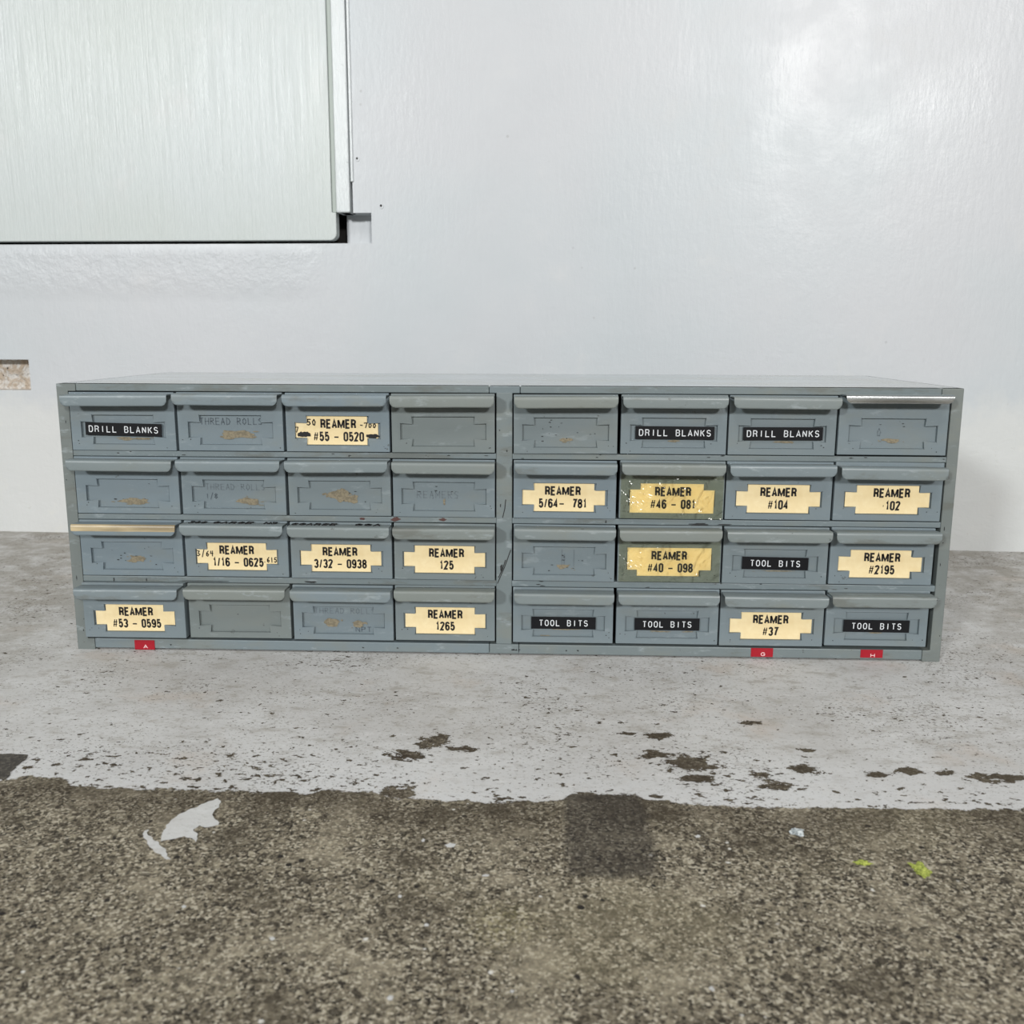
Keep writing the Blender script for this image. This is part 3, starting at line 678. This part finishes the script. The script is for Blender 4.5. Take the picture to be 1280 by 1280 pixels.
for (r, c), k in SPEC.items():
    rr = random.Random(r*31+c)
    a, b = COLS[c-1]; w = b-a-(.0030 if c == 8 and r > 2 else 0); cx = (a+b)/2-(.0015 if c == 8 and r > 2 else 0)
    z = ROWB[r-1]+rr.uniform(-.0004, .0004)+{8: .0012}.get(c, 0)*(r == 1 or r > 3)
    pull = k.get('pull', rr.uniform(0, .0012))
    dr = make_front(w, k.get('marks', [('speck', 2)]), rr).build('drawer', [M_EN, M_GLUE, M_FADED, M_FADED2, M_SCUFF], cab, (cx, -.0004-pull, z), bevel=.0005)
    dr.rotation_euler = (0, R(rr.uniform(-.25, .25)), 0)
    dr.color = lerp(C_BLUE, C_GREY, k.get('tone', .3))
    ha, hb = HCOL[c-1]; hw = hb-ha; hx = (ha+hb)/2-cx
    hm = make_handle(hw, k.get('lip', .0448), k.get('style'), rr)
    if 'ink' in k: marker_ribbon(hm, hw, rr, k['ink'])
    ho = hm.build('handle', [M_ENW, M_HIGHLIGHT, M_BRASS, M_MARK], dr, (hx, 0, k.get('hz', 0)+rr.uniform(-.0004, .0004)), smooth=True)
    ho.color = lerp(C_BLUE, (*srgb(120, 126, 122)[:3], 1), min(1, k.get('tone', .3)+rr.uniform(0, .5)))
    ho.rotation_euler = (0, R(rr.uniform(-.35, .35)), 0)
    sd = ho.modifiers.new('sheet', 'SOLIDIFY'); sd.thickness = .0013; sd.offset = -1
    if k.get('style') == 'brass': ho['label'] = 'pull with brassy worn lip'
    if k.get('style') == 'steel': ho['label'] = 'pull with a painted highlight on its lip'
    if 'ink' in k: ho['label'] = 'pull scribbled on with black marker'
    if 'card' in k:
        co = make_card(k['card'], k.get('shape', 'plus'), k.get('cx', 0), rr, k.get('extra', ())).build('label_card', [M_CARD, M_INK, M_MARK], dr, (rr.uniform(-.0011, .0006), 0, 0), merge=False)
        co.rotation_euler = (0, R(rr.uniform(-.3, .3)), 0)
        co['label'] = 'cream card printed REAMER %s' % k['card'][1].replace('  ', ' ').replace(' - ', '-').replace('- ', '-')
    if 'dymo' in k:
        t_ = k['dymo']
        do = make_dymo(*t_).build('embossed_tape', [M_TAPE, M_EMB], dr, (k.get('dx', 0), 0, 0), merge=False)
        do.rotation_euler = (0, R(-k.get('tilt', 0)), 0)
        do['label'] = 'black tape embossed %s in white' % t_[0]
    if k.get('clear'):
        m = MB(); nx, nz = 24, 12
        vs = [(-w/2+.001+(w-.002)*i/nx, -.0011-.0006*rr.random(), .0005+(.0425)*j/nz) for j in range(nz+1) for i in range(nx+1)]
        m.mesh(vs, [(j*(nx+1)+i, j*(nx+1)+i+1, (j+1)*(nx+1)+i+1, (j+1)*(nx+1)+i) for j in range(nz) for i in range(nx)])
        to = m.build('clear_tape', M_CLEAR, dr, smooth=True); to['label'] = 'wrinkled yellowed clear tape over the card'

# ------------------------------------------------------------------ small loose bits on the concrete
def lump(name, mat, x, y, sx, sy, sz, seed, label, cat):
    rr = random.Random(seed); bm = bmesh.new(); bmesh.ops.create_icosphere(bm, subdivisions=3, radius=1)
    for v in bm.verts:
        n = v.co.normalized(); f = .8+.75*noise.noise(n*1.6+Vector((seed, 0, 0)))+.5*noise.noise(n*5+Vector((0, seed, 0)))
        v.co = Vector((n.x*f*sx, n.y*f*sy, max(n.z, -.15)*sz*f))
    zmin = min(v.co.z for v in bm.verts)
    for v in bm.verts: v.co.z -= zmin
    me = bpy.data.meshes.new(name); bm.to_mesh(me); bm.free(); me.materials.append(mat)
    o = bpy.data.objects.new(name, me); COL.objects.link(o); o.location = (x, y, .0001)
    return tag(o, label, cat)
g = NG('lime_moss'); M_MOSS = g.done(g.mix(g.rng(g.noise(700, 3), .35, .65), srgb(122, 134, 52), srgb(186, 194, 96)), .9)
g = NG('pale_flake'); M_FLAKE = g.done(g.mix(g.rng(g.noise(500, 3), .4, .6), srgb(150, 158, 160), srgb(214, 218, 218)), .6)
x, y = pix_floor(1150, 1088); lump('moss_patch', M_MOSS, x, y, .0058, .0082, .0012, 3, 'larger lime green moss patch on the bare concrete towards the right', 'moss')
x, y = pix_floor(1078, 1079); lump('moss_patch', M_MOSS, x, y, .0052, .0028, .0009, 8, 'smaller lime green moss patch left of the bigger one', 'moss')
x, y = pix_floor(996, 1040); lump('paint_flake', M_FLAKE, x, y, .0045, .0055, .0012, 5, 'pale grey paint flake lying on bare concrete near the paint edge', 'flake')
